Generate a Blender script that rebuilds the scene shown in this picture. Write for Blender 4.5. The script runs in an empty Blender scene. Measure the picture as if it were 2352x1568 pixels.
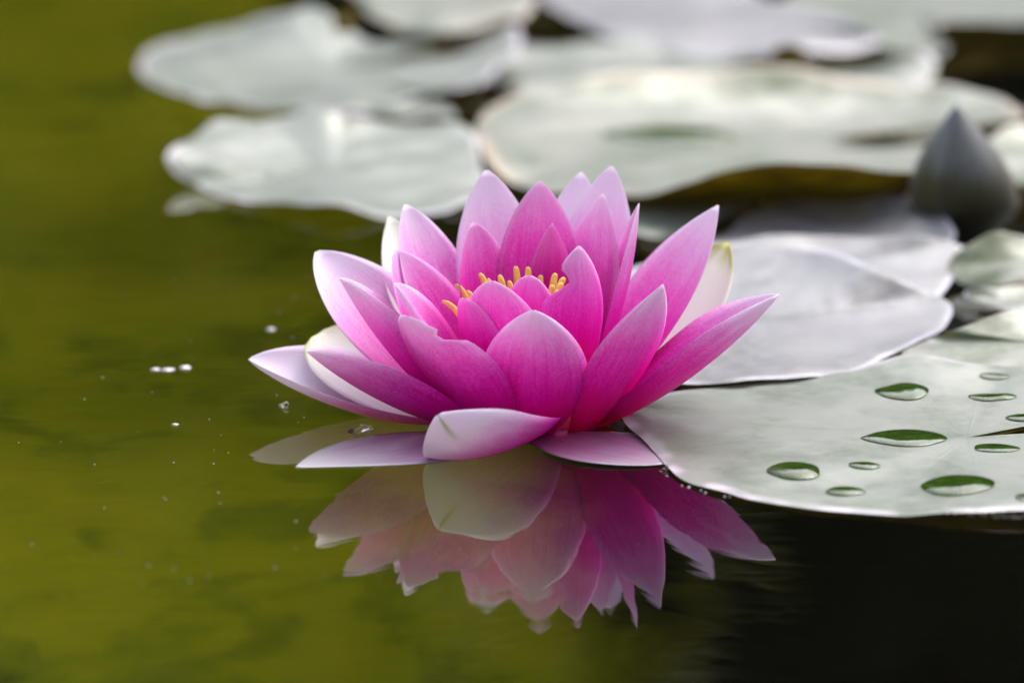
import bpy, math, random
import numpy as np

random.seed(7)
np.random.seed(7)
R = math.radians
scene = bpy.context.scene

# ------------------------------------------------------------------ camera
# world: origin = foot of the flower on the water, x right, y away, z up, metres
W0, H0 = 2352.0, 1568.0            # measuring grid of the photograph
FOCAL = 150.0
FPX = FOCAL / 36.0 * W0
PITCH = R(12.0)
FWD = np.array([0, math.cos(PITCH), -math.sin(PITCH)])
UPV = np.array([0, math.sin(PITCH), math.cos(PITCH)])
RGT = np.array([1.0, 0, 0])
DIST = FPX * 0.115e-3              # flower plane: 0.115 mm per grid unit


def ray(px, py):
    return RGT * (px - W0 / 2) / FPX - UPV * (py - H0 / 2) / FPX + FWD


CAM = -ray(1235, 975) * DIST
cd = bpy.data.cameras.new("camera")
cam = bpy.data.objects.new("camera", cd)
scene.collection.objects.link(cam)
cam.location = CAM
cam.rotation_euler = (R(90) - PITCH, 0, 0)
cd.lens = FOCAL
cd.sensor_width = 36
cd.clip_start = 0.02
cd.clip_end = 500
cd.dof.use_dof = True
cd.dof.focus_distance = DIST - 0.018
cd.dof.aperture_fstop = 9.0
scene.camera = cam

# ------------------------------------------------------------------ sky, sun, exposure
SUN_EL, SUN_AZ = R(52), R(38)      # azimuth from +y (away) towards +x (right)
world = bpy.data.worlds.new("World")
scene.world = world
world.use_nodes = True
wn, wl = world.node_tree.nodes, world.node_tree.links
wn.clear()
sky = wn.new("ShaderNodeTexSky")
sky.sky_type = 'NISHITA'
sky.sun_disc = False
sky.sun_elevation = SUN_EL
sky.sun_rotation = SUN_AZ
sky.air_density = 1.0
sky.dust_density = 4.0
sky.ozone_density = 1.0
hs = wn.new("ShaderNodeHueSaturation")
hs.inputs["Saturation"].default_value = 0.5      # thin white overcast
bg = wn.new("ShaderNodeBackground")
bg.inputs["Strength"].default_value = 0.15
wo = wn.new("ShaderNodeOutputWorld")
wl.new(sky.outputs[0], hs.inputs["Color"])
wl.new(hs.outputs[0], bg.inputs["Color"])
wl.new(bg.outputs[0], wo.inputs["Surface"])

sd = bpy.data.lights.new("sun", 'SUN')
sd.energy = 0.5
sd.angle = R(80)
sd.color = (1.0, 0.97, 0.93)
sun = bpy.data.objects.new("sun", sd)
scene.collection.objects.link(sun)
sun.rotation_euler = (R(90) - SUN_EL, 0, R(180) - SUN_AZ)

vs = scene.view_settings
vs.view_transform = 'Standard'
vs.look = 'None'
vs.exposure = 1.5
vs.gamma = 1.0
vs.use_curve_mapping = False

cy = scene.cycles
cy.use_denoising = True
try:
    cy.denoiser = 'OPENIMAGEDENOISE'
    cy.denoising_input_passes = 'RGB_ALBEDO_NORMAL'
except Exception:
    pass
cy.caustics_reflective = True
cy.caustics_refractive = True
cy.blur_glossy = 0.3
cy.sample_clamp_indirect = 6.0
cy.max_bounces = 14
cy.transmission_bounces = 10
cy.glossy_bounces = 5
cy.diffuse_bounces = 5
cy.transparent_max_bounces = 8


# ------------------------------------------------------------------ placing helpers
def gp(px, py, z=0.0):
    """the point at height z under a grid position"""
    d = ray(px, py)
    t = (z - CAM[2]) / d[2]
    return CAM + d * t


def up(px, py, gy):
    """the point standing over the water point (px, gy), as high as grid row py"""
    g = gp(px, gy)
    k = -(py - H0 / 2) / FPX
    a = g - CAM
    h = (k * a.dot(FWD) - a.dot(UPV)) / (UPV[2] - k * FWD[2])
    p = g + np.array([0, 0, h])
    b = p - CAM                                     # keep the column as well
    p[0] = CAM[0] + (px - W0 / 2) / FPX * b.dot(FWD)
    return p


def unit(v):
    return v / max(1e-9, np.linalg.norm(v))


def bez(P, t):
    t = np.asarray(t)[:, None]
    return (1 - t) ** 3 * P[0] + 3 * (1 - t) ** 2 * t * P[1] + 3 * (1 - t) * t * t * P[2] + t ** 3 * P[3]


def link(name, me, parent=None, mats=()):
    o = bpy.data.objects.new(name, me)
    scene.collection.objects.link(o)
    for m in mats:
        me.materials.append(m)
    if parent is not None:
        o.parent = parent
    return o


def empty(name, loc=(0, 0, 0)):
    o = bpy.data.objects.new(name, None)
    o.empty_display_size = 0.01
    scene.collection.objects.link(o)
    o.location = loc
    return o


def tag(o, label, cat=None, group=None, kind=None):
    o["label"] = label
    if cat:
        o["category"] = cat
    if group:
        o["group"] = group
    if kind:
        o["kind"] = kind
    return o


def mesh(name, verts, faces, uvs=None, midx=None, smooth=True):
    me = bpy.data.meshes.new(name)
    me.from_pydata([tuple(map(float, v)) for v in verts], [], [tuple(int(i) for i in f) for f in faces])
    if uvs is not None:
        uvl = me.uv_layers.new(name="UVMap")
        li = np.empty(len(me.loops), dtype=np.int32)
        me.loops.foreach_get("vertex_index", li)
        uvl.data.foreach_set("uv", np.asarray(uvs, dtype=np.float32)[li].ravel())
    if smooth:
        me.polygons.foreach_set("use_smooth", np.ones(len(me.polygons), dtype=bool))
    if midx is not None:
        me.polygons.foreach_set("material_index", np.asarray(midx, dtype=np.int32))
    me.update()
    return me


# ------------------------------------------------------------------ materials
class NT:
    def __init__(self, name):
        self.m = bpy.data.materials.new(name)
        self.m.use_nodes = True
        self.t = self.m.node_tree
        self.t.nodes.clear()
        self.out = self.n("ShaderNodeOutputMaterial")

    def n(self, typ, **kw):
        nd = self.t.nodes.new(typ)
        for k, v in kw.items():
            setattr(nd, k, v)
        return nd

    def l(self, a, b):
        self.t.links.new(a, b)

    def val(self, sock, v):
        if hasattr(v, "is_output") or hasattr(v, "links"):
            self.l(v, sock)
        else:
            sock.default_value = v

    def math(self, op, a, b=0.0, c=0.0, clamp=False):
        nd = self.n("ShaderNodeMath", operation=op, use_clamp=clamp)
        for i, v in enumerate((a, b, c)):
            self.val(nd.inputs[i], v)
        return nd.outputs[0]

    def ramp(self, fac, stops, interp='EASE'):
        nd = self.n("ShaderNodeValToRGB")
        cr = nd.color_ramp
        cr.interpolation = interp
        while len(cr.elements) > 1:
            cr.elements.remove(cr.elements[-1])
        cr.elements[0].position = stops[0][0]
        cr.elements[0].color = (*stops[0][1], 1)
        for p, c in stops[1:]:
            e = cr.elements.new(p)
            e.color = (*c, 1)
        self.l(fac, nd.inputs[0])
        return nd.outputs[0]

    def noise(self, vec, scale, detail=3, rough=0.55, dist=0.0):
        nd = self.n("ShaderNodeTexNoise")
        self.l(vec, nd.inputs["Vector"])
        nd.inputs["Scale"].default_value = scale
        nd.inputs["Detail"].default_value = detail
        nd.inputs["Roughness"].default_value = rough
        nd.inputs["Distortion"].default_value = dist
        return nd.outputs[0]

    def mix(self, fac, a, b, blend='MIX'):
        nd = self.n("ShaderNodeMix", data_type='RGBA', blend_type=blend)
        self.val(nd.inputs["Factor"], fac)
        for s, v in ((nd.inputs["A"], a), (nd.inputs["B"], b)):
            pass
        cols = [i for i in nd.inputs if i.type == 'RGBA']
        self.val(cols[0], a)
        self.val(cols[1], b)
        return [o for o in nd.outputs if o.type == 'RGBA'][0]

    def scale(self, vec, xyz):
        nd = self.n("ShaderNodeVectorMath", operation='MULTIPLY')
        self.l(vec, nd.inputs[0])
        nd.inputs[1].default_value = xyz
        return nd.outputs[0]

    def principled(self, **kw):
        nd = self.n("ShaderNodeBsdfPrincipled")
        for k, v in kw.items():
            self.val(nd.inputs[k.replace("_", " ")], v)
        return nd


def c4(r, g, b):
    return (r, g, b, 1.0)


def petal_material(name, stops, trans=0.35, grain=0.16, mark=False, wet=False):
    t = NT(name)
    uv = t.n("ShaderNodeTexCoord").outputs["UV"]
    sep = t.n("ShaderNodeSeparateXYZ")
    t.l(uv, sep.inputs[0])
    u, v = sep.outputs[0], sep.outputs[1]
    oi = t.n("ShaderNodeObjectInfo")
    oc = t.n("ShaderNodeSeparateColor")
    t.l(oi.outputs["Color"], oc.inputs[0])
    shift = t.math('SUBTRACT', oc.outputs[0], 0.5)           # colour R: paler (+) or deeper (-) petal
    off = t.n("ShaderNodeVectorMath", operation='ADD')
    rnd = t.n("ShaderNodeCombineXYZ")
    t.l(t.math('MULTIPLY', oi.outputs["Random"], 40.0), rnd.inputs[2])
    t.l(uv, off.inputs[0])
    t.l(rnd.outputs[0], off.inputs[1])
    streak = t.noise(t.scale(off.outputs[0], (1.6, 22, 1)), 1.6, 3, 0.6)
    blot = t.noise(t.scale(off.outputs[0], (5, 4, 1)), 1.2, 4, 0.6)
    fine = t.noise(t.scale(off.outputs[0], (30, 16, 1)), 3.0, 3, 0.75)
    ev = t.math('ABSOLUTE', t.math('SUBTRACT', v, 0.5))
    edge = t.math('MULTIPLY', t.math('POWER', t.math('MULTIPLY', ev, 2.0), 5.0), 0.10)
    f = t.math('ADD', u, shift)
    f = t.math('ADD', f, t.math('MULTIPLY', t.math('SUBTRACT', streak, 0.5), 0.22))
    f = t.math('ADD', f, t.math('MULTIPLY', t.math('SUBTRACT', blot, 0.5), 0.20))
    f = t.math('ADD', f, t.math('MULTIPLY', t.math('SUBTRACT', fine, 0.5), grain))
    f = t.math('ADD', f, edge, clamp=True)
    col = t.ramp(f, stops, 'LINEAR')
    if mark:                                              # olive streak on the midrib near the tip
        mk = t.math('MULTIPLY', t.math('SUBTRACT', 1.0, t.math('MULTIPLY', ev, 16.0), clamp=True), t.math('MULTIPLY', t.math('SUBTRACT', u, 0.78), 7.0, clamp=True))
        col = t.mix(t.math('MULTIPLY', mk, 0.8), col, c4(0.42, 0.44, 0.10))
    bump = t.n("ShaderNodeBump")
    bump.inputs["Strength"].default_value = 0.25
    bump.inputs["Distance"].default_value = 0.0004
    t.l(t.noise(t.scale(off.outputs[0], (1.2, 34, 1)), 1.4, 2, 0.5), bump.inputs["Height"])
    p = t.principled(Base_Color=col, Roughness=0.16 if wet else 0.48, Normal=bump.outputs[0])
    p.inputs["Specular IOR Level"].default_value = 0.5 if wet else 0.18
    tr = t.n("ShaderNodeBsdfTranslucent")
    t.l(col, tr.inputs[0])
    t.l(bump.outputs[0], tr.inputs["Normal"])
    mx = t.n("ShaderNodeMixShader")
    mx.inputs[0].default_value = trans
    t.l(p.outputs[0], mx.inputs[1])
    t.l(tr.outputs[0], mx.inputs[2])
    t.l(mx.outputs[0], t.out.inputs[0])
    return t.m


PINK = [(0.00, (0.56, 0.001, 0.08)), (0.16, (0.68, 0.002, 0.22)), (0.36, (0.76, 0.006, 0.44)), (0.48, (0.82, 0.045, 0.57)),
        (0.60, (0.86, 0.150, 0.66)), (0.73, (0.88, 0.360, 0.76)), (0.87, (0.90, 0.610, 0.86)), (1.00, (0.91, 0.800, 0.92))]
M_PETAL = petal_material("petal_pink", PINK, 0.38, 0.42)
M_FRONT = petal_material("petal_pink_marked", PINK, 0.38, 0.30, mark=True)
M_SEPAL = petal_material("sepal_cream", [
    (0.00, (0.72, 0.30, 0.60)), (0.25, (0.80, 0.66, 0.76)), (0.60, (0.82, 0.82, 0.80)),
    (0.88, (0.84, 0.84, 0.74)), (1.00, (0.55, 0.52, 0.16))], 0.25, 0.05)
M_FLOATING = petal_material("petal_waterlogged", [
    (0.00, (0.24, 0.03, 0.14)), (0.30, (0.28, 0.10, 0.22)), (0.60, (0.34, 0.20, 0.32)),
    (1.00, (0.50, 0.46, 0.50))], 0.12, 0.10, wet=True)


def simple(name, col, rough=0.5, var=0.25, scale=200, spec=0.4, trans=0.0):
    t = NT(name)
    obj = t.n("ShaderNodeTexCoord").outputs["Object"]
    n = t.noise(obj, scale, 3)
    c = t.ramp(n, [(0.3, tuple(x * (1 - var) for x in col)), (0.7, tuple(min(1, x * (1 + var)) for x in col))])
    p = t.principled(Base_Color=c, Roughness=rough)
    p.inputs["Specular IOR Level"].default_value = spec
    if trans:
        tr = t.n("ShaderNodeBsdfTranslucent")
        t.l(c, tr.inputs[0])
        mx = t.n("ShaderNodeMixShader")
        mx.inputs[0].default_value = trans
        t.l(p.outputs[0], mx.inputs[1])
        t.l(tr.outputs[0], mx.inputs[2])
        t.l(mx.outputs[0], t.out.inputs[0])
    else:
        t.l(p.outputs[0], t.out.inputs[0])
    return t.m


M_STAMEN = simple("stamen_yellow", (0.92, 0.66, 0.16), 0.5, 0.15, 400, trans=0.2)
M_STEM = simple("stem_brown_green", (0.10, 0.07, 0.03), 0.5)
M_HEART = simple("receptacle", (0.30, 0.01, 0.06), 0.6)


def pad_material(name, base, warm, edge, rough=0.52, ior=1.6):
    """waxy lily-pad top: uv.x runs round the pad, uv.y from the heart to the margin"""
    t = NT(name)
    tc = t.n("ShaderNodeTexCoord")
    uv, obj = tc.outputs["UV"], tc.outputs["Object"]
    sep = t.n("ShaderNodeSeparateXYZ")
    t.l(uv, sep.inputs[0])
    a, r = sep.outputs[0], sep.outputs[1]
    wob = t.math('MULTIPLY', t.math('SUBTRACT', t.noise(obj, 60, 2), 0.5), 0.010)
    ph = t.math('FRACT', t.math('MULTIPLY', t.math('ADD', a, wob), 19.0))
    vein = t.math('SUBTRACT', 1.0, t.math('MULTIPLY', t.math('ABSOLUTE', t.math('SUBTRACT', ph, 0.5)), 14.0), clamp=True)
    vein = t.math('MULTIPLY', vein, t.math('SUBTRACT', 1.0, r))
    big = t.noise(obj, 26, 4, 0.6)
    mid = t.noise(obj, 120, 4, 0.6)
    fine = t.noise(obj, 900, 2, 0.6)
    c = t.mix(t.ramp(big, [(0.42, (0, 0, 0)), (0.66, (1, 1, 1))]), c4(*base), c4(*warm))
    c = t.mix(t.math('MULTIPLY', t.ramp(mid, [(0.35, (0, 0, 0)), (0.7, (1, 1, 1))]), 0.55), c, c4(base[0] * 0.55, base[1] * 0.7, base[2] * 0.5))
    cs = t.n("ShaderNodeCombineXYZ")
    t.l(t.math('MULTIPLY', a, 90.0), cs.inputs[0])
    t.l(t.math('MULTIPLY', r, 5.0), cs.inputs[1])
    streak = t.noise(cs.outputs[0], 1.0, 4, 0.65)
    c = t.mix(t.math('MULTIPLY', t.ramp(streak, [(0.42, (0, 0, 0)), (0.68, (1, 1, 1))]), 0.5), c, c4(base[0] * 1.9, base[1] * 1.7, base[2] * 2.2))
    c = t.mix(t.math('MULTIPLY', vein, 0.4), c, c4(base[0] * 1.5, base[1] * 1.5, base[2] * 1.3))
    rim = t.ramp(t.math('ADD', r, t.math('MULTIPLY', t.math('SUBTRACT', mid, 0.5), 0.05)),
                 [(0.945, (0, 0, 0)), (0.985, (1, 1, 1))])
    c = t.mix(t.math('MULTIPLY', rim, t.ramp(t.noise(obj, 40, 3), [(0.40, (0, 0, 0)), (0.62, (0.9, 0.9, 0.9))])), c, c4(*edge))
    rr = t.math('ADD', rough - 0.20, t.math('ADD', t.math('MULTIPLY', mid, 0.20), t.math('MULTIPLY', streak, 0.20)))
    b1 = t.n("ShaderNodeBump")
    b1.inputs["Strength"].default_value = 0.6
    b1.inputs["Distance"].default_value = 0.0006
    t.l(t.math('ADD', t.math('MULTIPLY', streak, 0.5), t.math('ADD', t.math('MULTIPLY', vein, 0.35), t.math('ADD', mid, t.math('MULTIPLY', fine, 0.10)))), b1.inputs["Height"])
    p = t.principled(Base_Color=c, Roughness=rr, IOR=ior, Normal=b1.outputs[0])
    worn = t.ramp(t.math('ADD', t.math('MULTIPLY', big, 0.55), t.math('MULTIPLY', t.noise(obj, 75, 5, 0.65), 0.45)), [(0.38, (0.40, 0.40, 0.40)), (0.54, (1, 1, 1))])
    t.l(worn, p.inputs["Coat Weight"])
    t.l(t.math('MULTIPLY', worn, 0.5), p.inputs["Specular IOR Level"])
    p.inputs["Coat Roughness"].default_value = 0.38
    p.inputs["Coat IOR"].default_value = 1.55
    p.inputs["Sheen Weight"].default_value = 0.42
    p.inputs["Sheen Roughness"].default_value = 0.45
    p.inputs["Sheen Tint"].default_value = c4(0.90, 0.89, 1.0)
    tr = t.n("ShaderNodeBsdfTranslucent")
    tr.inputs[0].default_value = c4(0.35, 0.36, 0.03)
    mx = t.n("ShaderNodeMixShader")
    mx.inputs[0].default_value = 0.12
    t.l(p.outputs[0], mx.inputs[1])
    t.l(tr.outputs[0], mx.inputs[2])
    t.l(mx.outputs[0], t.out.inputs[0])
    return t.m


M_PADS = {
    "green": pad_material("pad_grey_green", (0.065, 0.092, 0.038), (0.115, 0.135, 0.085), (0.60, 0.52, 0.62)),
    "grey": pad_material("pad_grey_mauve", (0.100, 0.100, 0.100), (0.15, 0.14, 0.15), (0.42, 0.39, 0.48)),
    "beige": pad_material("pad_beige_margin", (0.065, 0.090, 0.025), (0.17, 0.16, 0.09), (0.50, 0.36, 0.22)),
    "olive": pad_material("pad_olive", (0.045, 0.075, 0.015), (0.10, 0.12, 0.06), (0.34, 0.30, 0.26)),
}
M_UNDER = simple("pad_underside", (0.45, 0.30, 0.02), 0.45, 0.35, 90, trans=0.5)


def water_material():
    t = NT("pond_water")
    obj = t.n("ShaderNodeTexCoord").outputs["Object"]
    n1 = t.noise(t.scale(obj, (24, 38, 1)), 1.0, 2, 0.5, 0.4)
    n2 = t.noise(t.scale(obj, (70, 150, 1)), 1.0, 2, 0.5)
    b = t.n("ShaderNodeBump")
    b.inputs["Strength"].default_value = 1.0
    b.inputs["Distance"].default_value = 0.00015
    t.l(t.math('ADD', n1, t.math('MULTIPLY', n2, 0.03)), b.inputs["Height"])
    p = t.principled(Base_Color=c4(0.97, 1.0, 0.86), Roughness=0.0, IOR=1.333, Normal=b.outputs[0])
    p.inputs["Transmission Weight"].default_value = 1.0
    t.l(p.outputs[0], t.out.inputs[0])
    return t.m


M_WATER = water_material()


def drop_material():
    t = NT("clear_water_drop")
    p = t.principled(Base_Color=c4(1, 1, 1), Roughness=0.0, IOR=1.333)
    p.inputs["Transmission Weight"].default_value = 1.0
    t.l(p.outputs[0], t.out.inputs[0])
    return t.m


M_DROP = drop_material()


def bed_material():
    """olive algae on open bottom, shade under the lily colony painted black (a diagonal boundary on the bed)"""
    t = NT("pond_bed_algae_and_shade")
    obj = t.n("ShaderNodeTexCoord").outputs["Object"]
    mv = t.n("ShaderNodeVectorMath", operation='ADD')
    t.l(obj, mv.inputs[0])
    mv.inputs[1].default_value = (3.7, 1.9, 0.4)
    raw, obj = obj, mv.outputs[0]
    n1 = t.noise(obj, 7.0, 4, 0.6)
    n2 = t.noise(t.scale(obj, (26, 16, 1)), 1.0, 5, 0.6, 0.5)
    c = t.ramp(t.math('ADD', t.math('MULTIPLY', n1, 0.5), t.math('MULTIPLY', n2, 0.5)),
               [(0.34, (0.022, 0.031, 0.001)), (0.42, (0.075, 0.086, 0.002)), (0.50, (0.115, 0.120, 0.002)), (0.62, (0.135, 0.130, 0.003))])
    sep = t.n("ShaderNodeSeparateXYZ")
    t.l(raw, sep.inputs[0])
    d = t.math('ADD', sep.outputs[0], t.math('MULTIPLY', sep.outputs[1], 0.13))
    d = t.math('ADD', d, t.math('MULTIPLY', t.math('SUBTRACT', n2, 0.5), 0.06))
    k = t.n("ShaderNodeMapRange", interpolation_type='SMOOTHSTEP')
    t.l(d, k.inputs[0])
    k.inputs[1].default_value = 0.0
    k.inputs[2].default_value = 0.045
    c = t.mix(k.outputs[0], c, c4(0.003, 0.003, 0.001))  # shade beneath the pads put into the bed colour
    p = t.principled(Base_Color=c, Roughness=0.9)
    p.inputs["Specular IOR Level"].default_value = 0.1
    t.l(p.outputs[0], t.out.inputs[0])
    return t.m


# ------------------------------------------------------------------ setting: bed, water, bank
def grid_sheet(name, x0, x1, y0, y1, nx, ny, zf, mat):
    xs = np.linspace(x0, x1, nx)
    ys = np.linspace(y0, y1, ny)
    V = [(x, y, zf(x, y)) for y in ys for x in xs]
    F = [(j * nx + i, j * nx + i + 1, (j + 1) * nx + i + 1, (j + 1) * nx + i) for j in range(ny - 1) for i in range(nx - 1)]
    return link(name, mesh(name, V, F), None, [mat])


BED_Z = -0.24


def bed_z(x, y):
    s = math.hypot(x, y)
    z = BED_Z + 0.015 * math.sin(3.1 * x + 0.6) * math.cos(2.3 * y)
    if s > 5.5:
        z += min(3.2, (s - 5.5) * 0.42)
    return z


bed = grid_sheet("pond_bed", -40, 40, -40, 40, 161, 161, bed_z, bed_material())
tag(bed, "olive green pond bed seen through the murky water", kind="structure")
water = link("water", mesh("water", [(-6.5, -6.5, 0), (6.5, -6.5, 0), (6.5, 6.5, 0), (-6.5, 6.5, 0)], [(0, 1, 2, 3)]), None, [M_WATER])
tag(water, "still olive pond water mirroring the pink flower", kind="structure")


def leaf_material(name, c0, c1, c2):
    t = NT(name)
    gi = t.n("ShaderNodeNewGeometry")
    c = t.ramp(gi.outputs["Random Per Island"], [(0.0, c0), (0.5, c1), (1.0, c2)])
    p = t.principled(Base_Color=c, Roughness=0.6)
    p.inputs["Specular IOR Level"].default_value = 0.2
    tr = t.n("ShaderNodeBsdfTranslucent")
    t.l(c, tr.inputs[0])
    mx = t.n("ShaderNodeMixShader")
    mx.inputs[0].default_value = 0.4
    t.l(p.outputs[0], mx.inputs[1])
    t.l(tr.outputs[0], mx.inputs[2])
    t.l(mx.outputs[0], t.out.inputs[0])
    return t.m


def bank_foliage():
    """shrubs all round the pond: yellow green ones, and a dark stand of evergreens behind the lily colony"""
    rng = np.random.default_rng(3)
    sets = {0: ([], []), 1: ([], [])}
    for k in range(230):
        az = rng.uniform(-math.pi, math.pi)
        rad = rng.uniform(6.8, 9.5)
        cx, cyy = rad * math.sin(az), rad * math.cos(az)
        hgt = rng.uniform(1.9, 3.3) * (1.0 if math.cos(az) > 0 else 0.55)
        wid = rng.uniform(0.6, 1.1)
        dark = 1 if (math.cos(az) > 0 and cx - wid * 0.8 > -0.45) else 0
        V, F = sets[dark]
        z0 = max(0.0, bed_z(cx, cyy)) - 0.1
        n = 620
        p = rng.normal(size=(n, 3))
        p /= np.linalg.norm(p, axis=1)[:, None]
        p *= rng.uniform(0.55, 1.0, n)[:, None]
        p = p * np.array([wid, wid, hgt * 0.5]) + np.array([cx, cyy, z0 + hgt * 0.5])
        A = rng.normal(size=(n, 3))
        A *= (rng.uniform(0.11, 0.20, n) / np.linalg.norm(A, axis=1))[:, None]
        B = np.cross(A, rng.normal(size=(n, 3)))
        B *= (rng.uniform(0.05, 0.10, n) / np.linalg.norm(B, axis=1))[:, None]
        for q, a, b in zip(p, A, B):
            i = len(V)
            V += [q - a, q + b, q + a, q - b]
            F.append((i, i + 1, i + 2, i + 3))
    m0 = leaf_material("bank_leaf_olive", (0.075, 0.085, 0.005), (0.115, 0.115, 0.008), (0.15, 0.14, 0.012))
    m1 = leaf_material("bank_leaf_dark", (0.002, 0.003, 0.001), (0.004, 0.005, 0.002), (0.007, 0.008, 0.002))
    tag(link("bank_foliage", mesh("bank_foliage", *sets[0], smooth=False), None, [m0]), "olive green foliage of the far bank mirrored in the open water", kind="stuff")
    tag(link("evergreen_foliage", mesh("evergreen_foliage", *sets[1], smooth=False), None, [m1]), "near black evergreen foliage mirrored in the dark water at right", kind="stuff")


bank_foliage()


# ------------------------------------------------------------------ lily pads
def catmull(P, n):
    P = np.asarray(P, float)
    m = len(P)
    seg = np.linalg.norm(np.roll(P, -1, 0) - P, axis=1) ** 0.7 + 1e-6
    cum = np.concatenate([[0], np.cumsum(seg)])
    out = []
    for s in np.linspace(0, cum[-1], n, endpoint=False):
        i = min(m - 1, np.searchsorted(cum, s, side='right') - 1)
        t = (s - cum[i]) / seg[i]
        p0, p1, p2, p3 = P[(i - 1) % m], P[i], P[(i + 1) % m], P[(i + 2) % m]
        out.append(0.5 * ((2 * p1) + (-p0 + p2) * t + (2 * p0 - 5 * p1 + 4 * p2 - p3) * t * t + (-p0 + 3 * p1 - 3 * p2 + p3) * t ** 3))
    return np.array(out)


def pad(label, kind, outline, center, k=2.0, wave=0.0012, seed=0, thick=0.0009, group="lily pads on the pond", stem=True, n=144, rings=30, zs=1.0, bumps=()):
    rng = np.random.default_rng(seed + 11)
    lo = lambda z: 0.002 + (z - 0.002) * zs
    O = catmull([gp(x, y, lo(z)) for x, y, z in outline], n)
    C = gp(center[0], center[1], lo(center[2]))
    BP = [(gp(x, y, 0.004), rx, ry, h) for x, y, rx, ry, h in bumps]
    fa = np.linspace(0, 6.2832, n, endpoint=False)
    nick = sum(np.sin(fa * f + rng.uniform(0, 6.28)) / f ** 0.5 for f in (9, 14, 23, 31, 47))
    O[:, :2] += (O - C)[:, :2] * (0.0045 * nick)[:, None]
    root = empty("lily_pad", (C[0], C[1], 0))
    off = np.array([C[0], C[1], 0])
    t = np.linspace(0, 1, rings + 1) ** 0.85
    ph = rng.uniform(0, 6.28, 6)
    V, UV = [], []
    ang = np.linspace(0, 1, n, endpoint=False)
    for side in (0, 1):
        for j, tj in enumerate(t):
            P = C + (O - C) * tj
            P[:, 2] = C[2] + (O[:, 2] - C[2]) * tj ** k
            w = (np.sin(ang * 6.283 * 3 + ph[0]) * 0.6 + np.sin(ang * 6.283 * 5 + ph[1] + 3 * tj) * 0.5 + np.sin(ang * 6.283 * 8 + ph[2] + 2 * tj) * 0.25
                 + np.sin(P[:, 0] * 90 + ph[3] + P[:, 1] * 20) * np.cos(P[:, 1] * 55 + ph[4]) * 0.8
                 + np.sin(P[:, 0] * 210 + ph[5] - P[:, 1] * 60) * np.cos(P[:, 1] * 130 + ph[2] + P[:, 0] * 70) * 0.35)
            P[:, 2] += wave * w * tj ** 1.3
            for q, rx, ry, h in BP:
                P[:, 2] += h * np.exp(-((P[:, 0] - q[0]) / rx) ** 2 - ((P[:, 1] - q[1]) / ry) ** 2)
            P[:, 2] = np.maximum(P[:, 2], 0.0012 if wave < 0.002 else 0.0010)
            edge = max(0.0, (tj - 0.965) / 0.035)
            if side == 0:
                P[:, 2] -= edge ** 2 * thick * 0.5
            else:
                P[:, 2] -= thick * (1 - edge ** 2 * 0.5)
            V += list(P - off)
            UV += [(a, tj) for a in ang]
    F, MI = [], []
    S = (rings + 1) * n
    for side in (0, 1):
        b = side * S
        for j in range(rings):
            for i in range(n):
                i2 = (i + 1) % n
                q = (b + j * n + i, b + (j + 1) * n + i, b + (j + 1) * n + i2, b + j * n + i2)
                F.append(q if side == 0 else q[::-1])
                MI.append(side)
    for i in range(n):
        i2 = (i + 1) % n
        F.append((rings * n + i, S + rings * n + i, S + rings * n + i2, rings * n + i2))
        MI.append(0)
    # outline may run clockwise: make the top face up
    A = O - C
    area = np.sum(A[:, 0] * np.roll(A[:, 1], -1) - A[:, 1] * np.roll(A[:, 0], -1))
    if area < 0:
        F = [f[::-1] for f in F]
    link("blade", mesh("blade", V, F, UV, MI), root, [M_PADS[kind], M_UNDER])
    if stem:
        pts = [np.array([0, 0, C[2] - thick - 0.0034]), np.array([0.02, 0.14, -0.06]), np.array([0.10, 0.36, -0.16]), np.array([0.14, 0.55, BED_Z - 0.02])]
        link("stem", tube("stem", pts, [0.0028] * 9), root, [M_STEM])
    return tag(root, label, "lily pad", group)


def tube(name, ctrl, radii, sides=8, flat=1.0):
    m = len(radii)
    P = bez([np.asarray(c, float) for c in ctrl], np.linspace(0, 1, m))
    T = np.gradient(P, axis=0)
    V, F = [], []
    ref = unit(np.cross(unit(P[-1] - P[0]), np.array([0.3, 0.9, 0.2])))
    for i in range(m):
        tt = unit(T[i])
        a = unit(ref - tt * ref.dot(tt))
        b = np.cross(tt, a)
        for k in range(sides):
            g = 2 * math.pi * k / sides
            V.append(P[i] + (a * math.cos(g) + b * math.sin(g) * flat) * radii[i])
    for i in range(m - 1):
        for k in range(sides):
            k2 = (k + 1) % sides
            F.append((i * sides + k, i * sides + k2, (i + 1) * sides + k2, (i + 1) * sides + k))
    F.append(tuple(range(sides))[::-1])
    F.append(tuple((m - 1) * sides + k for k in range(sides)))
    return mesh(name, V, F)


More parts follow.
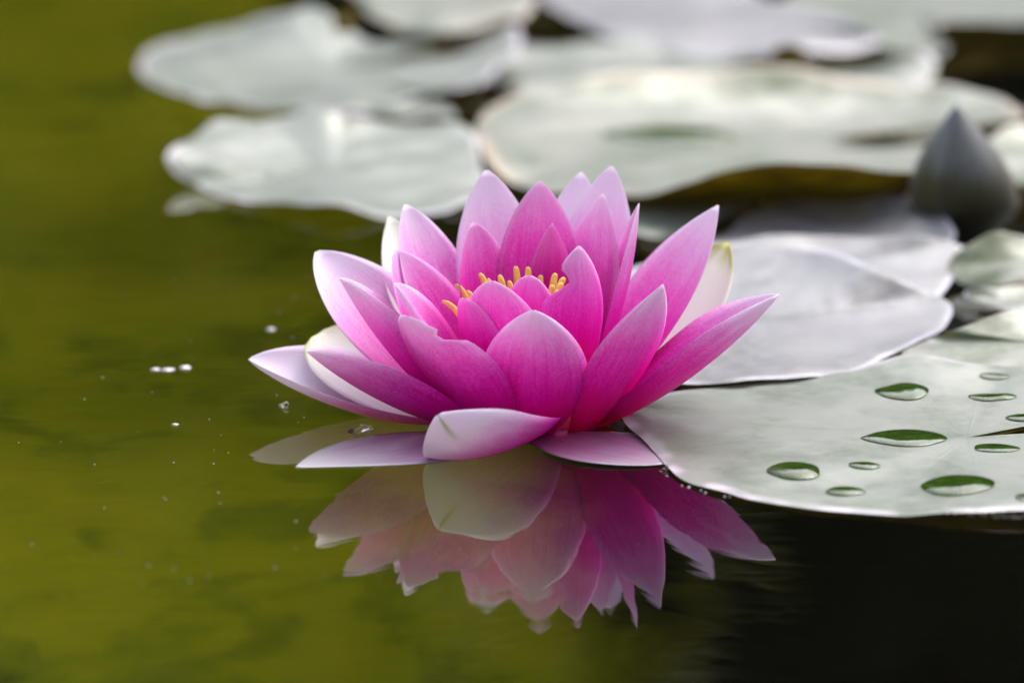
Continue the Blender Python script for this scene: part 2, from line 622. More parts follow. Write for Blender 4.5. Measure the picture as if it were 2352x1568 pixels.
Z = 0.0025
PADS = [
    # near pad with the water drops
    dict(label="large near lily pad dotted with water drops, its edge beside the pink flower", kind="green", seed=1, zs=0.55, wave=0.0009, k=2.2, rings=40, n=240,
         center=(2222, 1004, 0.0030),
         outline=[(1432, 968, .0015), (1492, 1022, .0012), (1550, 1082, .0012), (1620, 1113, .0012), (1720, 1138, .0013), (1850, 1158, .0015), (2000, 1170, .0018),
                  (2160, 1177, .002), (2352, 1178, .002), (2560, 1168, .002), (2780, 1130, .002), (2940, 1070, .002),
                  (2980, 1010, .002), (2700, 985, .002), (2460, 993, .002), (2300, 999, .0026), (2254, 999, .003), (2290, 990, .0026), (2460, 958, .002), (2700, 915, .002),
                  (2600, 862, .004), (2480, 842, .006), (2380, 836, .007), (2300, 838, .006), (2220, 828, .009), (2150, 812, .012), (2080, 812, .011), (2010, 828, .008),
                  (1940, 846, .004), (1800, 866, .002), (1650, 879, .002), (1540, 893, .0015), (1450, 922, .0015)]),
    dict(label="grey streaked lily pad right behind the flower, overlapped by the near pad", kind="grey", seed=2, zs=0.6, wave=0.0011,
         center=(1760, 735, .004),
         outline=[(1310, 770, .002), (1400, 830, .002), (1520, 872, .002), (1659, 879, .003), (1780, 869, .004), (1861, 857, .005), (1940, 842, .005), (2007, 826, .005), (2090, 797, .005),
                  (2154, 764, .005), (2186, 727, .006), (2180, 690, .010), (2140, 660, .014), (2044, 626, .020), (1950, 594, .022), (1854, 570, .022), (1740, 562, .020), (1600, 575, .016), (1450, 620, .010), (1350, 690, .004)]),
    dict(label="mauve grey pad with a pale upturned back edge and pointed right corner", kind="grey", seed=3, zs=0.45, wave=0.0011,
         center=(1900, 610, .006),
         outline=[(1560, 620, .003), (1700, 660, .003), (1900, 690, .003), (2050, 690, .003), (2150, 672, .004), (2196, 620, .008), (2212, 566, .016), (2130, 553, .018), (2050, 545, .019), (1900, 534, .020), (1760, 535, .019), (1660, 556, .014), (1580, 580, .008)]),
    dict(label="grey pad below the bud with a rounded white hump at its right end", kind="grey", seed=4, zs=0.55, wave=0.0015,
         center=(1930, 530, .006),
         outline=[(1560, 580, .002), (1700, 600, .002), (1950, 610, .002), (2130, 590, .003), (2190, 560, .006), (2184, 524, .012), (2150, 475, .020), (2110, 448, .024), (2070, 444, .024), (2026, 455, .020), (1953, 474, .012), (1843, 470, .011), (1750, 478, .009), (1660, 524, .004)]),
    dict(label="small grey green pad tucked under the big raised pad behind the flower", kind="green", seed=5, wave=0.0008,
         center=(1590, 500, .002),
         outline=[(1380, 500, .0015), (1440, 538, .0015), (1531, 541, .0015), (1610, 522, .0015), (1690, 490, .0015), (1748, 450, .002), (1690, 460, .003), (1600, 466, .003), (1500, 464, .003), (1420, 470, .002)]),
    # the big raised pad in the middle distance
    dict(label="big raised pad with a brown underside lip behind the flower", kind="beige", seed=6, wave=0.0016, k=5.0,
         center=(1790, 320, .006), bumps=[(1330, 300, .03, .03, .003), (1650, 230, .05, .03, .004)],
         outline=[(1092, 285, .009), (1096, 320, .008), (1118, 368, .007), (1170, 402, .006), (1260, 424, .006), (1350, 434, .007), (1441, 436, .011), (1560, 418, .017), (1656, 397, .022), (1776, 386, .025), (1872, 386, .025),
                  (1943, 391, .024), (2030, 392, .023), (2100, 386, .022), (2180, 360, .020), (2230, 330, .017), (2150, 327, .012), (2000, 325, .009), (1900, 322, .007), (1815, 320, .006), (1900, 314, .007), (2000, 304, .009), (2120, 292, .010), (2330, 285, .012),
                  (2352, 262, .014), (2310, 222, .016), (2200, 190, .018), (2050, 178, .018), (1900, 168, .018), (1750, 165, .018), (1600, 168, .018), (1450, 180, .017), (1300, 200, .015), (1200, 216, .013), (1130, 245, .011)]),
    dict(label="pale pad behind the big raised pad, with a white peak on its edge", kind="green", seed=7, zs=0.5, wave=0.0016,
         center=(1650, 150, .008),
         outline=[(1080, 150, .010), (1150, 195, .006), (1300, 215, .004), (1600, 215, .004), (1900, 205, .004), (2100, 195, .006), (2150, 165, .010), (2120, 120, .022), (1980, 122, .022), (1870, 128, .020), (1830, 112, .030), (1790, 112, .030), (1750, 135, .020),
                  (1600, 112, .014), (1400, 100, .014), (1220, 104, .014), (1120, 120, .014)]),
    dict(label="mauve pad at the top edge, its underside dark above black water", kind="grey", seed=8, zs=0.5, wave=0.0014,
         center=(1600, 40, .022),
         outline=[(1225, -20, .022), (1290, 28, .020), (1390, 82, .018), (1500, 104, .016), (1620, 118, .014), (1780, 126, .012), (1920, 116, .012), (2020, 98, .014), (1960, 62, .024), (1850, 20, .030), (1760, -20, .034), (1600, -60, .034), (1400, -60, .028)]),
    dict(label="olive grey pad across the top right corner over black water", kind="olive", seed=9, zs=0.4, wave=0.0014,
         center=(2100, 10, .016),
         outline=[(1780, 20, .010), (1900, 70, .010), (2020, 100, .010), (2110, 112, .012), (2165, 122, .012), (2175, 100, .014), (2150, 78, .020), (2160, 60, .024), (2200, 52, .024), (2352, 48, .024), (2500, 30, .024), (2500, -60, .024), (2200, -80, .024), (1900, -50, .020)]),
    dict(label="pinkish pad at the top edge above the white pad", kind="beige", seed=10, wave=0.0015,
         center=(1010, 5, .020),
         outline=[(790, -30, .020), (830, 12, .018), (880, 44, .016), (960, 66, .015), (1050, 72, .015), (1130, 62, .016), (1200, 30, .020), (1220, -10, .024), (1150, -60, .026), (950, -70, .026)]),
    dict(label="pale upper left pad with raised wavy ridges and a drooping lobe", kind="green", bumps=[(700, 60, .014, .03, .008), (1150, 110, .014, .05, .008), (560, 140, .03, .03, .003)], seed=11, zs=0.5, wave=0.0022, k=1.4,
         center=(760, 160, .006),
         outline=[(318, 150, .006), (345, 195, .004), (422, 226, .003), (554, 250, .003), (708, 253, .003), (817, 245, .004), (880, 246, .005), (930, 222, .008), (993, 206, .012), (1060, 226, .012), (1110, 200, .014), (1150, 160, .020), (1192, 120, .028), (1190, 70, .034), (1130, 82, .032),
                  (1050, 100, .028), (960, 106, .024), (860, 92, .022), (800, 72, .024), (745, 45, .030), (707, 26, .034), (660, 40, .030), (560, 50, .024), (445, 64, .018), (356, 95, .012)]),
    dict(label="small curled leaf tip poking up between the upper left pads", kind="grey", seed=12, wave=0.0005,
         center=(792, 50, .030),
         outline=[(765, 60, .026), (790, 78, .024), (820, 60, .026), (815, 32, .036), (795, 22, .040), (772, 34, .036)], stem=False, n=60, rings=12),
    dict(label="pale wavy pad at left behind the flower, touching its top left petal", kind="green", bumps=[(730, 285, .012, .03, .005), (790, 330, .012, .03, .004), (850, 375, .014, .02, .003), (500, 300, .012, .02, .006)], seed=13, zs=0.55, wave=0.0019, k=1.5,
         center=(760, 400, .005),
         outline=[(384, 374, .012), (410, 402, .006), (453, 418, .003), (514, 447, .002), (642, 473, .002), (775, 491, .002), (882, 496, .002), (985, 480, .003), (1080, 462, .004), (1150, 430, .006), (1110, 385, .010), (1085, 318, .014), (960, 288, .016), (850, 270, .020),
                  (775, 272, .024), (707, 262, .026), (650, 276, .022), (600, 290, .018), (540, 280, .022), (490, 278, .024), (440, 312, .020), (405, 345, .016)]),
    dict(label="brownish scrap of leaf in the black gap between the left pads", kind="olive", seed=14, zs=0.5, wave=0.0006,
         center=(960, 245, .004),
         outline=[(850, 250, .002), (900, 262, .002), (980, 262, .003), (1040, 266, .004), (1040, 250, .006), (990, 232, .008), (930, 234, .006)], stem=False, n=72, rings=12),
    # right margin
    dict(label="beige pad at the right edge just below the bud", kind="beige", seed=15, wave=0.0012,
         center=(2380, 600, .008),
         outline=[(2174, 610, .006), (2190, 632, .004), (2235, 648, .003), (2352, 656, .003), (2500, 650, .003), (2620, 600, .006), (2560, 545, .012), (2450, 532, .014), (2352, 537, .014), (2270, 548, .013), (2209, 568, .011)]),
    dict(label="small pink edged pad at the right margin over dark water", kind="green", seed=16, zs=0.7, wave=0.0008,
         center=(2400, 688, .002),
         outline=[(2214, 670, .005), (2235, 685, .003), (2275, 705, .0015), (2352, 717, .0015), (2480, 715, .0015), (2560, 690, .002), (2500, 662, .004), (2352, 658, .005), (2270, 662, .006)]),
    dict(label="beige pad at the right margin directly behind the near pad", kind="beige", seed=17, wave=0.0012,
         center=(2400, 790, .006),
         outline=[(2070, 815, .003), (2150, 845, .003), (2300, 862, .003), (2500, 850, .003), (2650, 800, .004), (2600, 740, .008), (2450, 718, .010), (2352, 720, .011), (2263, 728, .011), (2190, 750, .009), (2120, 780, .005)]),
    dict(label="pinkish pad half hidden at right behind the bud", kind="beige", seed=18, wave=0.0015,
         center=(2400, 350, .010),
         outline=[(2240, 360, .010), (2270, 400, .008), (2352, 420, .008), (2500, 410, .008), (2600, 350, .010), (2500, 300, .014), (2352, 288, .016), (2280, 310, .014)]),
    # pads beyond the frame on the right go on with the colony
    dict(label="lily pad beyond the near pad outside the frame", kind="green", seed=19, wave=0.001,
         center=(3250, 1180, .003),
         outline=[(2800, 1200, .002), (2900, 1320, .002), (3200, 1380, .002), (3550, 1330, .002), (3700, 1200, .002), (3600, 1060, .002), (3300, 1000, .002), (3000, 1040, .002)]),
    dict(label="lily pad farther right of the near pad outside the frame", kind="green", seed=20, wave=0.001,
         center=(3150, 860, .003),
         outline=[(2760, 850, .002), (2850, 940, .002), (3150, 980, .002), (3450, 930, .002), (3550, 840, .002), (3400, 760, .002), (3100, 730, .002), (2850, 770, .002)]),
]
PAD_OBJECTS = [pad(**p) for p in PADS]


# ------------------------------------------------------------------ the water lily
def petal_mesh(name, P, side, width, um=0.55, b0=0.34, q=0.85, cup=0.30, nu=30, nv=15, thick=0.0006, notches=(), curl=0.0, twist=0.0, ruffle=0.0, seed=0):
    """P: four bezier points of the midrib; side: across direction; width in metres"""
    u = np.linspace(0, 1, nu)
    C = bez(P, u)
    T = np.gradient(C, axis=0)
    rng = np.random.default_rng(seed + 100)
    ph = rng.uniform(0, 6.28, 3)
    rows, rowsN = [], []
    for i, ui in enumerate(u):
        tt = unit(T[i])
        s = unit(side - tt * side.dot(tt))
        nin = np.cross(tt, s)
        if twist:
            a = twist * ui
            s, nin = s * math.cos(a) + nin * math.sin(a), nin * math.cos(a) - s * math.sin(a)
        if ui < um:
            w = b0 + (1 - b0) * math.sin(math.pi / 2 * ui / um)
        else:
            x = (ui - um) / (1 - um)
            w = max(0.012, math.cos(x * math.pi / 2)) ** q
        hw = width / 2 * w
        row = []
        for j in range(nv):
            v = -1 + 2 * j / (nv - 1)
            f = 1.0
            for (sd, u0, dep, sg) in notches:
                if v * sd > 0:
                    f *= 1 - dep * math.exp(-((ui - u0) / sg) ** 2)
            x = v * hw * f
            lift = cup * (v * f) ** 2 * hw + curl * hw * abs(v) ** 4
            lift += ruffle * hw * math.sin(7 * ui + ph[0] + v * 2) * v * v
            row.append(C[i] + s * x + nin * lift)
        rows.append(row)
    G = np.array(rows)                                   # nu, nv, 3
    du = np.gradient(G, axis=0)
    dv = np.gradient(G, axis=1)
    N = np.cross(du, dv)
    N /= np.maximum(1e-12, np.linalg.norm(N, axis=2))[:, :, None]
    vv = np.linspace(-1, 1, nv)
    th = thick * (1 - 0.8 * vv ** 4)[None, :, None] * (1 - 0.75 * u ** 6)[:, None, None]
    A, B = G + N * th * 0.5, G - N * th * 0.5
    V = list(A.reshape(-1, 3)) + list(B.reshape(-1, 3))
    UV = [(ui, (v + 1) / 2) for ui in u for v in vv] * 2
    S = nu * nv
    F = []
    for i in range(nu - 1):
        for j in range(nv - 1):
            q4 = (i * nv + j, (i + 1) * nv + j, (i + 1) * nv + j + 1, i * nv + j + 1)
            F.append(q4)
            F.append(tuple(S + k for k in q4[::-1]))
    rim = [i * nv for i in range(nu)] + [(nu - 1) * nv + j for j in range(1, nv)] + [i * nv + nv - 1 for i in range(nu - 2, -1, -1)] + [j for j in range(nv - 2, 0, -1)]
    for a, b in zip(rim, rim[1:] + rim[:1]):
        F.append((a, b, S + b, S + a)[::-1])
    return mesh(name, V, F, UV)


PX = 0.115e-3
lily = empty("water_lily")
tag(lily, "pink water lily in full bloom floating on the water with yellow stamens", "water lily")


def petal(tip, width, rb=0.014, zb=-0.001, bow=0.10, bow2=0.07, roll=0.0, tone=0.5, kind="petal", az=None, mat=None, label=None, **kw):
    """tip = (column, row, row of the water point below it)"""
    T = up(*tip)
    a = math.atan2(T[1], T[0]) if az is None else R(az)
    B = np.array([math.cos(a) * rb, math.sin(a) * rb, zb])
    d = unit(T - B)
    L = np.linalg.norm(T - B)
    r = np.array([T[0] - B[0], T[1] - B[1], 0])
    r = unit(r) if np.linalg.norm(r) > 0.006 else np.array([math.cos(a), math.sin(a), 0])
    s = np.array([-r[1], r[0], 0])
    nin = unit(np.cross(d, s))
    s = unit(np.cross(nin, d))
    ro = R(roll)
    s2 = s * math.cos(ro) + nin * math.sin(ro)
    P = [B, B + d * L * 0.32 - nin * bow * L, B + d * L * 0.72 - nin * bow2 * L, T]
    i = len(lily.children)
    me = petal_mesh(kind, P, s2, width * PX, seed=i, **kw)
    o = link(kind, me, lily, [mat or (M_SEPAL if kind == "sepal" else M_PETAL)])
    o.color = (tone, 0.5, 0.5, 1)
    if label:
        o["label"] = label
    return o


# sepals (outermost, pale)
petal((893, 498, 880), 230, kind="sepal", tone=0.40, roll=-5)
petal((1672, 556, 875), 310, kind="sepal", tone=0.52, bow=0.14, roll=2, cup=0.35, label="cream sepal with an olive tip behind the right petals")
petal((728, 768, 912), 300, kind="sepal", tone=0.42, q=0.42, um=0.65, cup=0.2, roll=-16, label="cream sepal behind the left petals")
# back ring
petal((1335, 396, 885), 190, tone=0.95, q=0.75)
petal((1118, 391, 900), 215, tone=0.63, q=0.72)
petal((1405, 382, 898), 195, tone=0.62, q=0.72)
petal((930, 470, 920), 240, tone=0.54, q=0.70)
petal((1650, 472, 901), 250, tone=0.54, roll=-4, bow=0.12, cup=0.4)
petal((727, 578, 915), 270, tone=0.61, roll=-18, bow=0.08, q=0.65, cup=0.35)
# middle ring
petal((1240, 417, 935), 195, tone=0.40, rb=0.011, zb=0.003, q=0.72)
petal((1385, 445, 932), 175, tone=0.48, rb=0.011, zb=0.003)
petal((1468, 467, 956), 190, tone=0.44, rb=0.011, zb=0.002, roll=-16, cup=0.4)
petal((905, 574, 945), 240, tone=0.40, rb=0.012, zb=0.002, roll=-12, q=0.7)
petal((780, 640, 982), 270, tone=0.46, roll=6, bow=0.13, q=0.7, cup=0.55)
petal((1790, 677, 981), 290, tone=0.50, roll=-2, bow=0.10, bow2=0.07, cup=0.55, q=0.8)
petal((1086, 512, 948), 200, tone=0.32, rb=0.010, zb=0.004, q=0.6)
petal((1268, 513, 950), 120, tone=0.26, rb=0.009, zb=0.005)
# left and low ones
petal((572, 825, 933), 290, tone=0.76, roll=-8, bow=0.11, cup=0.50, q=0.65)
petal((705, 808, 1014), 270, tone=0.44, roll=8, bow=0.11, cup=0.50, q=0.7)
petal((905, 652, 998), 290, tone=0.46, rb=0.012, zb=0.003, roll=-14, q=0.7, bow=0.06)
# front ring
petal((1330, 565, 1003), 185, tone=0.34, rb=0.010, zb=0.003, q=0.75, notches=[(-1, 0.80, 0.62, 0.055)], label="inner petal with a bite out of its left edge")
petal((1130, 645, 1014), 225, tone=0.32, rb=0.010, zb=0.003, q=0.65)
petal((1215, 633, 1000), 140, tone=0.24, rb=0.008, zb=0.004, q=0.5)
petal((1066, 685, 1005), 170, tone=0.24, rb=0.009, zb=0.003, q=0.5)
petal((935, 727, 1040), 300, tone=0.42, q=0.65, cup=0.38, notches=[(1, 0.845, 0.50, 0.028), (1, 0.93, 0.25, 0.06)], label="front left petal with a notch in its edge")
petal((1225, 713, 1047), 238, tone=0.47, um=0.45, cup=0.42, q=0.74)
petal((1523, 653, 1023), 222, tone=0.47, um=0.48, roll=-8, bow=0.10, q=0.9)


def laid(name, pts, width, side, mat, tone, label=None, **kw):
    P = [up(*p) for p in pts]
    o = link(name, petal_mesh(name, P, np.asarray(side, float), width * PX, seed=77, **kw), lily, [mat])
    o.color = (tone, 0.5, 0.5, 1)
    if label:
        o["label"] = label
    return o


laid("petal", [(1256, 985, 1000), (1190, 1038, 1048), (1075, 1078, 1092), (1006, 952, 1084)], 270, (0.82, -0.36, 0.45), M_FRONT, 0.70,
     "white tipped petal curling up from the water at the front", cup=0.25, um=0.6, q=0.6)
laid("petal", [(1150, 1000, 1003), (980, 1018, 1022), (850, 1035, 1038), (680, 1073, 1075)], 300, (0.25, 1.0, 0.0), M_FLOATING, 0.6,
     "waterlogged petal lying flat on the water at left", cup=0.02, um=0.45)
laid("petal", [(1230, 1000, 1003), (1330, 1015, 1018), (1440, 1035, 1038), (1545, 1062, 1064)], 300, (-0.25, 1.0, 0.0), M_FLOATING, 0.4,
     "waterlogged petal lying flat on the water against the near pad", cup=0.02, um=0.6, q=0.4)

# stamens: rise from the heart and arch outwards, tips curling in
for k, (x, y, gy, bx) in enumerate([(1016, 691, 980, 1092), (1046, 654, 968, 1096), (1101, 628, 962, 1130), (1146, 632, 964, 1165), (1184, 612, 958, 1192), (1213, 613, 958, 1213),
                       (1277, 628, 966, 1262), (1297, 638, 972, 1268), (1292, 650, 980, 1262), (1270, 655, 986, 1258), (1262, 682, 992, 1252), (1243, 632, 955, 1235),
                       (1130, 650, 975, 1160), (1168, 645, 980, 1185), (1203, 650, 985, 1205), (1072, 668, 975, 1112), (1230, 655, 985, 1225), (1150, 660, 970, 1175), (1200, 638, 968, 1200),
                       (1284, 668, 984, 1256), (1120, 640, 958, 1140)]):
    T = up(x, y, gy)
    B = np.array([(bx - 1235) * PX * 0.45, -(gy - 975) * PX * 0.5, 0.008])
    C1 = up(bx, y + 110, gy - 2)
    C2 = up(bx * 0.62 + x * 0.38, y + 12, gy)
    rs = 0.0010 if k < 12 else 0.0009
    link("stamen", tube("stamen", [B, C1, C2, T], [rs * f for f in (0.8, 0.9, 1, 1, 1, 1.05, 1.05, 1.0, 1.0, 0.9, 0.8, 0.45)], 8, 0.6), lily, [M_STAMEN])

# receptacle and stem
n = 24
V, F = [], []
prof = [(0.0, 0.011), (0.004, 0.011), (0.008, 0.009), (0.0105, 0.004), (0.010, -0.002), (0.006, -0.006), (0.0035, -0.009)]
for r_, z_ in prof:
    for k in range(n):
        V.append((r_ * math.cos(6.2832 * k / n), r_ * math.sin(6.2832 * k / n), z_))
for i in range(len(prof) - 1):
    for k in range(n):
        k2 = (k + 1) % n
        F.append((i * n + k, (i + 1) * n + k, (i + 1) * n + k2, i * n + k2))
link("receptacle", mesh("receptacle", V, F), lily, [M_HEART])
link("stem", tube("stem", [(0, 0, -0.004), (0.03, 0.12, -0.06), (0.10, 0.36, -0.16), (0.14, 0.55, BED_Z - 0.02)], [0.0035] * 9), lily, [M_STEM])


# ------------------------------------------------------------------ bud
def bud_material(k=1.0):
    t = NT("bud_sepal")
    obj = t.n("ShaderNodeTexCoord").outputs["Object"]
    sep = t.n("ShaderNodeSeparateXYZ")
    t.l(obj, sep.inputs[0])
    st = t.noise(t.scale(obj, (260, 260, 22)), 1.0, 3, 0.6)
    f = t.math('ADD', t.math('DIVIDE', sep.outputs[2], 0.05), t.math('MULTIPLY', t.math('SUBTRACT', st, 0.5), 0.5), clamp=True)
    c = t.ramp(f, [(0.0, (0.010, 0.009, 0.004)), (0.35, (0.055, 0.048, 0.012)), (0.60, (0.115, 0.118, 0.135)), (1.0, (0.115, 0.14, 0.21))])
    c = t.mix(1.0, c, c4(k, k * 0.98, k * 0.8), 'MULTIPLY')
    p = t.principled(Base_Color=c, Roughness=0.5)
    p.inputs["Sheen Weight"].default_value = 0.15
    t.l(p.outputs[0], t.out.inputs[0])
    return t.m


def bud():
    root = empty("water_lily_bud", gp(2222, 548))
    base = gp(2222, 548)
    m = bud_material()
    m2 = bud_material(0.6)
    top = up(2196, 240, 556) - base
    L = np.linalg.norm(top)
    RB = 125 * PX * 1.2
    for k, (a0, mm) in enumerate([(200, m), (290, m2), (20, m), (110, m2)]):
        V, UV, F = [], [], []
        nu, nv = 26, 15
        for lay in (0, 1):
            for i in range(nu):
                u = i / (nu - 1)
                if u < 0.30:
                    prof_ = 0.42 + 0.58 * math.sin(math.pi / 2 * u / 0.30)
                else:
                    prof_ = math.cos((u - 0.30) / 0.70 * math.pi / 2) ** 1.0
                rr = RB * max(0.012, prof_) * (1.0 if k % 2 else 0.972) * (1 - 0.02 * lay) 
                for j in range(nv):
                    v = -1 + 2 * j / (nv - 1)
                    a = R(a0) + v * R(62) * (1 - 0.35 * u)
                    bulge = 1 + 0.05 * (1 - v * v)
                    V.append(np.array([math.cos(a) * rr * bulge, math.sin(a) * rr * bulge, 0]) + top * u)
        S = nu * nv
        for i in range(nu - 1):
            for j in range(nv - 1):
                q4 = (i * nv + j, i * nv + j + 1, (i + 1) * nv + j + 1, (i + 1) * nv + j)
                F.append(q4)
                F.append(tuple(S + x for x in q4[::-1]))
        rim = [i * nv for i in range(nu)] + [(nu - 1) * nv + j for j in range(1, nv)] + [i * nv + nv - 1 for i in range(nu - 2, -1, -1)] + [j for j in range(nv - 2, 0, -1)]
        for a_, b_ in zip(rim, rim[1:] + rim[:1]):
            F.append((a_, b_, S + b_, S + a_))
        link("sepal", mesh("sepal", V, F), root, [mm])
    # closed inner petals
    V, F = [], []
    nn, nu = 20, 20
    for i in range(nu):
        u = i / (nu - 1)
        prof_ = 0.42 + 0.58 * math.sin(math.pi / 2 * u / 0.30) if u < 0.30 else math.cos((u - 0.30) / 0.70 * math.pi / 2) ** 1.0
        for k in range(nn):
            a = 6.2832 * k / nn
            V.append(np.array([math.cos(a), math.sin(a), 0]) * RB * 0.93 * max(0.01, prof_) + top * u * 0.985)
    for i in range(nu - 1):
        for k in range(nn):
            k2 = (k + 1) % nn
            F.append((i * nn + k, i * nn + k2, (i + 1) * nn + k2, (i + 1) * nn + k))
    link("petal", mesh("petal", V, F), root, [M_FLOATING])
    link("stem", tube("stem", [(0, 0, 0.004), (0.02, 0.12, -0.06), (0.10, 0.36, -0.16), (0.14, 0.55, BED_Z - 0.02)], [0.0045] * 9), root, [M_STEM])
    tag(root, "closed blue grey water lily bud standing up behind the pads at right", "water lily bud")


bud()


# ------------------------------------------------------------------ water drops on the near pad
M_WET = simple("wetted_leaf", (0.035, 0.075, 0.010), 0.9, 0.25, 300, 0.0)


from mathutils.bvhtree import BVHTree
from mathutils import Vector


def surface_of(root):
    """height of a pad's upper face at a world point"""
    ob = [c for c in root.children if c.name.startswith("blade")][0]
    off = Vector(root.location)
    tree = BVHTree.FromPolygons([v.co + off for v in ob.data.vertices], [tuple(p.vertices) for p in ob.data.polygons])

    def height(x, y, default):
        hit = tree.ray_cast(Vector((x, y, 0.2)), Vector((0, 0, -1)))
        return hit[0].z if hit[0] is not None else default
    return height


NEAR, RAISED = surface_of(PAD_OBJECTS[0]), surface_of(PAD_OBJECTS[5])


def drop(x0, x1, y0, y1, h, label, point=2.0, z=0.0026, seed=0, on=NEAR, group="water drops on the near pad"):
    rng = np.random.default_rng(seed)
    q = gp((x0 + x1) / 2, (y0 + y1) / 2, z)
    z = on(q[0], q[1], z)
    a, b = gp(x0, (y0 + y1) / 2, z), gp(x1, (y0 + y1) / 2, z)
    f, k = gp((x0 + x1) / 2, y1, z), gp((x0 + x1) / 2, y0, z)
    c = (a + b + f + k) / 4
    rx, ry = np.linalg.norm(b - a) / 2, max(np.linalg.norm(k - f) / 2 - h * 1.2, np.linalg.norm(b - a) * 0.22)
    nn, nr = 48, 14
    V, F, MI = [], [], []
    ph = rng.uniform(0, 6.28, 3)
    for lay in (0, 1):
        for i in range(nr + 1):
            t = math.sin(math.pi / 2 * i / nr)
            zz = h * (1 - t ** 3.2) ** 0.8 if lay == 0 else 0.0
            for j in range(nn):
                g = 6.2832 * j / nn
                w = 1 + 0.05 * math.sin(2 * g + ph[0]) + 0.035 * math.sin(3 * g + ph[1]) + 0.02 * math.sin(5 * g + ph[2])
                ey = abs(math.sin(g)) ** point * (1 if math.sin(g) > 0 else -1) if point != 2.0 else math.sin(g)
                x, y = rx * t * w * math.cos(g), ry * t * w * ey
                V.append((x, y, on(c[0] + x, c[1] + y, z) - z + 0.00022 + zz))
    S = (nr + 1) * nn
    for lay in (0, 1):                              # upper skin, then the wetted leaf under the drop
        for i in range(nr):
            for j in range(nn):
                j2 = (j + 1) % nn
                q4 = (lay * S + i * nn + j, lay * S + (i + 1) * nn + j, lay * S + (i + 1) * nn + j2, lay * S + i * nn + j2)
                F.append(q4 if lay == 0 else q4[::-1])
                MI.append(lay)
    o = link("water_drop", mesh("water_drop", V, F, midx=MI), None, [M_DROP, M_WET])
    o.location = (c[0], c[1], z)
    tag(o, label, "water drop", group)


drop(1383, 1700, 298, 334, .0022, "long blurred green puddle on the big raised pad behind the flower", seed=21, z=.0072, on=RAISED, group="puddle on the raised pad")
drop(2012, 2133, 884, 918, 0.0009, "water drop near the back edge of the near pad, left of a thinner drop", seed=1, z=.0034)
drop(2226, 2331, 904, 924, 0.0007, "thin water drop between the back edge and the notch of the near pad", seed=2, z=.0034)
drop(2310, 2400, 951, 970, 0.0007, "water drop cut by the right frame edge just above the pad notch", seed=3, z=.0034)
drop(2248, 2318, 865, 877, 0.0004, "flat sliver of water closest to the back edge of the near pad", seed=4, z=.0045)
drop(1975, 2184, 986, 1027, 0.0009, "long pointed puddle of water ending at the heart of the near pad", 1.5, seed=5, z=.0034)
drop(2236, 2340, 1019, 1040, 0.0004, "flat dark water drop just in front of the pad notch", seed=6, z=.0034)
drop(1762, 1887, 1064, 1102, 0.0010, "round water drop on the near pad closest to the flower", seed=7, z=.0030)
drop(1951, 2020, 1064, 1080, 0.0004, "smallest flat water drop in the middle of the near pad", seed=8, z=.0032)
drop(1894, 1988, 1118, 1141, 0.0007, "small water drop close to the front rim of the near pad", seed=9, z=.0028)
drop(2113, 2285, 1089, 1141, 0.0012, "largest round water drop near the front rim of the near pad", seed=10, z=.0030)
drop(2333, 2375, 1134, 1152, 0.0004, "little water drop cut by the right frame edge near the front rim", seed=11, z=.0028)


# ------------------------------------------------------------------ small things on the water
M_FLECK = simple("floating_fleck", (0.70, 0.66, 0.70), 0.5, 0.2, 800)


def fleck(x, y, w, label, seed, d=1.0):
    rng = np.random.default_rng(seed)
    nn = 14
    V = [(0, 0, 0.0005)]
    for j in range(nn):
        g = 6.2832 * j / nn
        rr = w * PX / 2 * rng.uniform(0.7, 1.1)
        V.append((rr * math.cos(g), rr * d * math.sin(g), 0.0002 + rng.uniform(0, 0.0001)))
    V.append((0, 0, -0.0003))
    F = [(0, 1 + j, 1 + (j + 1) % nn) for j in range(nn)] + [(nn + 1, 1 + (j + 1) % nn, 1 + j) for j in range(nn)]
    o = link("floating_fleck", mesh("floating_fleck", V, F), None, [M_FLECK])
    o.location = gp(x, y)
    tag(o, label, "fleck", "pale flecks floating on the open water")


fleck(425, 846, 34, "brightest oval fleck floating left of the flower", 1, 1.6)
fleck(385, 851, 40, "dull pale fleck in the middle of the floating row", 2, 1.2)
fleck(357, 850, 28, "leftmost dull fleck of the floating row left of the flower", 3, 1.5)
fleck(622, 758, 24, "pale fleck floating above the left petals", 4, 1.5)
fleck(403, 976, 18, "tiny bubble like fleck below the floating row", 5, 1.5)

rng = np.random.default_rng(5)
V, F = [], []
for k in range(60):
    x, y = rng.uniform(0, 1000), rng.uniform(640, 1350)
    c = gp(x, y)
    s = rng.uniform(0.00010, 0.00027)
    i = len(V)
    V += [c + np.array(q) * s for q in ((1, 0, .3), (0, 1.4, .3), (-1, 0, .3), (0, -1.4, .3), (0, 0, 1.0), (0, 0, -.5))]
    for a_, b_ in ((0, 1), (1, 2), (2, 3), (3, 0)):
        F += [(i + a_, i + b_, i + 4), (i + b_, i + a_, i + 5)]
tag(link("pollen_dust", mesh("pollen_dust", V, F), None, [M_FLECK]), "tiny pale pollen specks scattered on the open water", kind="stuff")


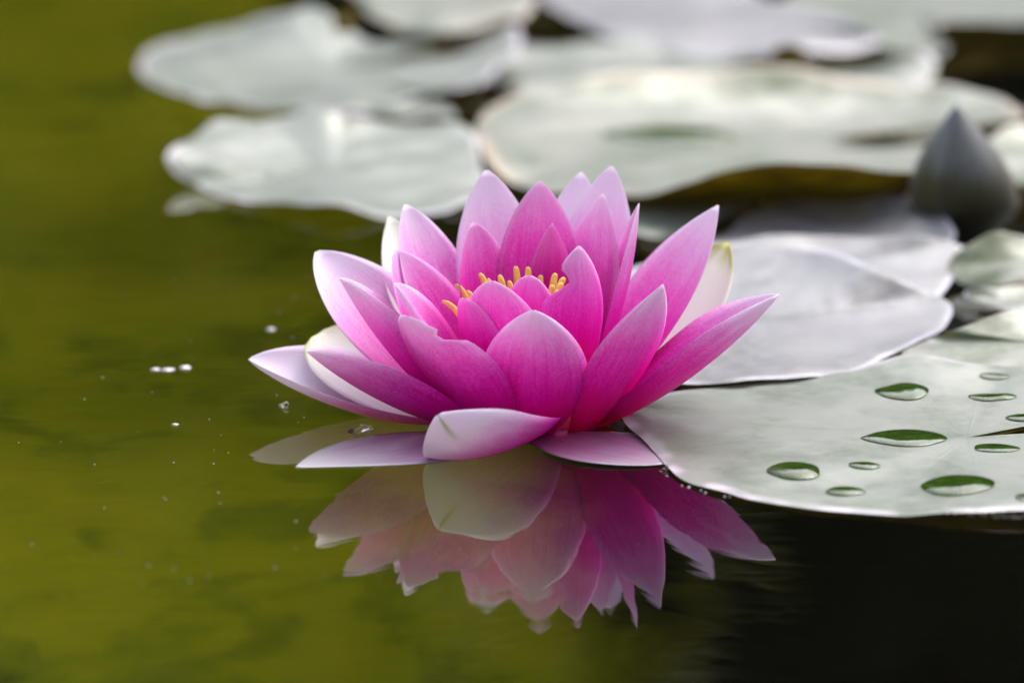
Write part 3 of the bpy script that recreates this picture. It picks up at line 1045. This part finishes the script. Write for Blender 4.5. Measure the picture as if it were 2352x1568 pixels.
def bead(x, y, w, h, label, seed):
    """clear bead of water held against a petal edge"""
    rng = np.random.default_rng(seed)
    nn, nr = 20, 12
    V, F = [], []
    ph = rng.uniform(0, 6.28, 2)
    for i in range(nr + 1):
        a = math.pi * i / nr
        for j in range(nn):
            g = 6.2832 * j / nn
            rr = max(0.01, math.sin(a)) * (1 + 0.22 * math.sin(2 * g + ph[0]) + 0.1 * math.sin(3 * g + ph[1]))
            V.append((rr * math.cos(g) * w * PX / 2, rr * math.sin(g) * w * PX / 2, math.cos(a) * h * PX / 2 + h * PX * 0.22 + 0.0005 * math.cos(g)))
    for i in range(nr):
        for j in range(nn):
            j2 = (j + 1) % nn
            F.append((i * nn + j, (i + 1) * nn + j, (i + 1) * nn + j2, i * nn + j2))
    o = link("water_bead", mesh("water_bead", V, F), None, [M_DROP])
    o.location = gp(x, y)
    tag(o, label, "water bead", "clear beads of water at the petal edges")


bead(652, 934, 26, 14, "clear water bead under the tip of the lowest left petal", 1)
bead(826, 992, 50, 20, "clear water bead where the two low left petals meet the water", 2)
bead(1528, 1080, 22, 14, "tiny clear bead between the floating petal and the near pad", 3)

V, F = [], []
rng = np.random.default_rng(9)
for k in range(170):
    x = rng.choice([rng.normal(1960, 45), rng.normal(2310, 60), rng.uniform(1560, 2400)])
    t_ = (x - 1550) / 800.0
    y = 1092 + 90 * min(1, max(0, t_)) ** 0.42 + rng.uniform(0, 9)
    c = gp(x, y)
    sz = rng.uniform(0.0002, 0.0006)
    i = len(V)
    for a_ in range(5):
        for b_ in range(8):
            th, g = math.pi / 2 * a_ / 4, 6.2832 * b_ / 8
            V.append(c + sz * np.array([math.sin(th) * math.cos(g) + 0.001 * b_, math.sin(th) * math.sin(g), math.cos(th)]))
    for a_ in range(4):
        for b_ in range(8):
            F.append((i + a_ * 8 + b_, i + (a_ + 1) * 8 + b_, i + (a_ + 1) * 8 + (b_ + 1) % 8, i + a_ * 8 + (b_ + 1) % 8))
tag(link("foam", mesh("foam", V, F), None, [M_FLECK]), "fine pale foam bubbles along the front rim of the near pad", kind="stuff")
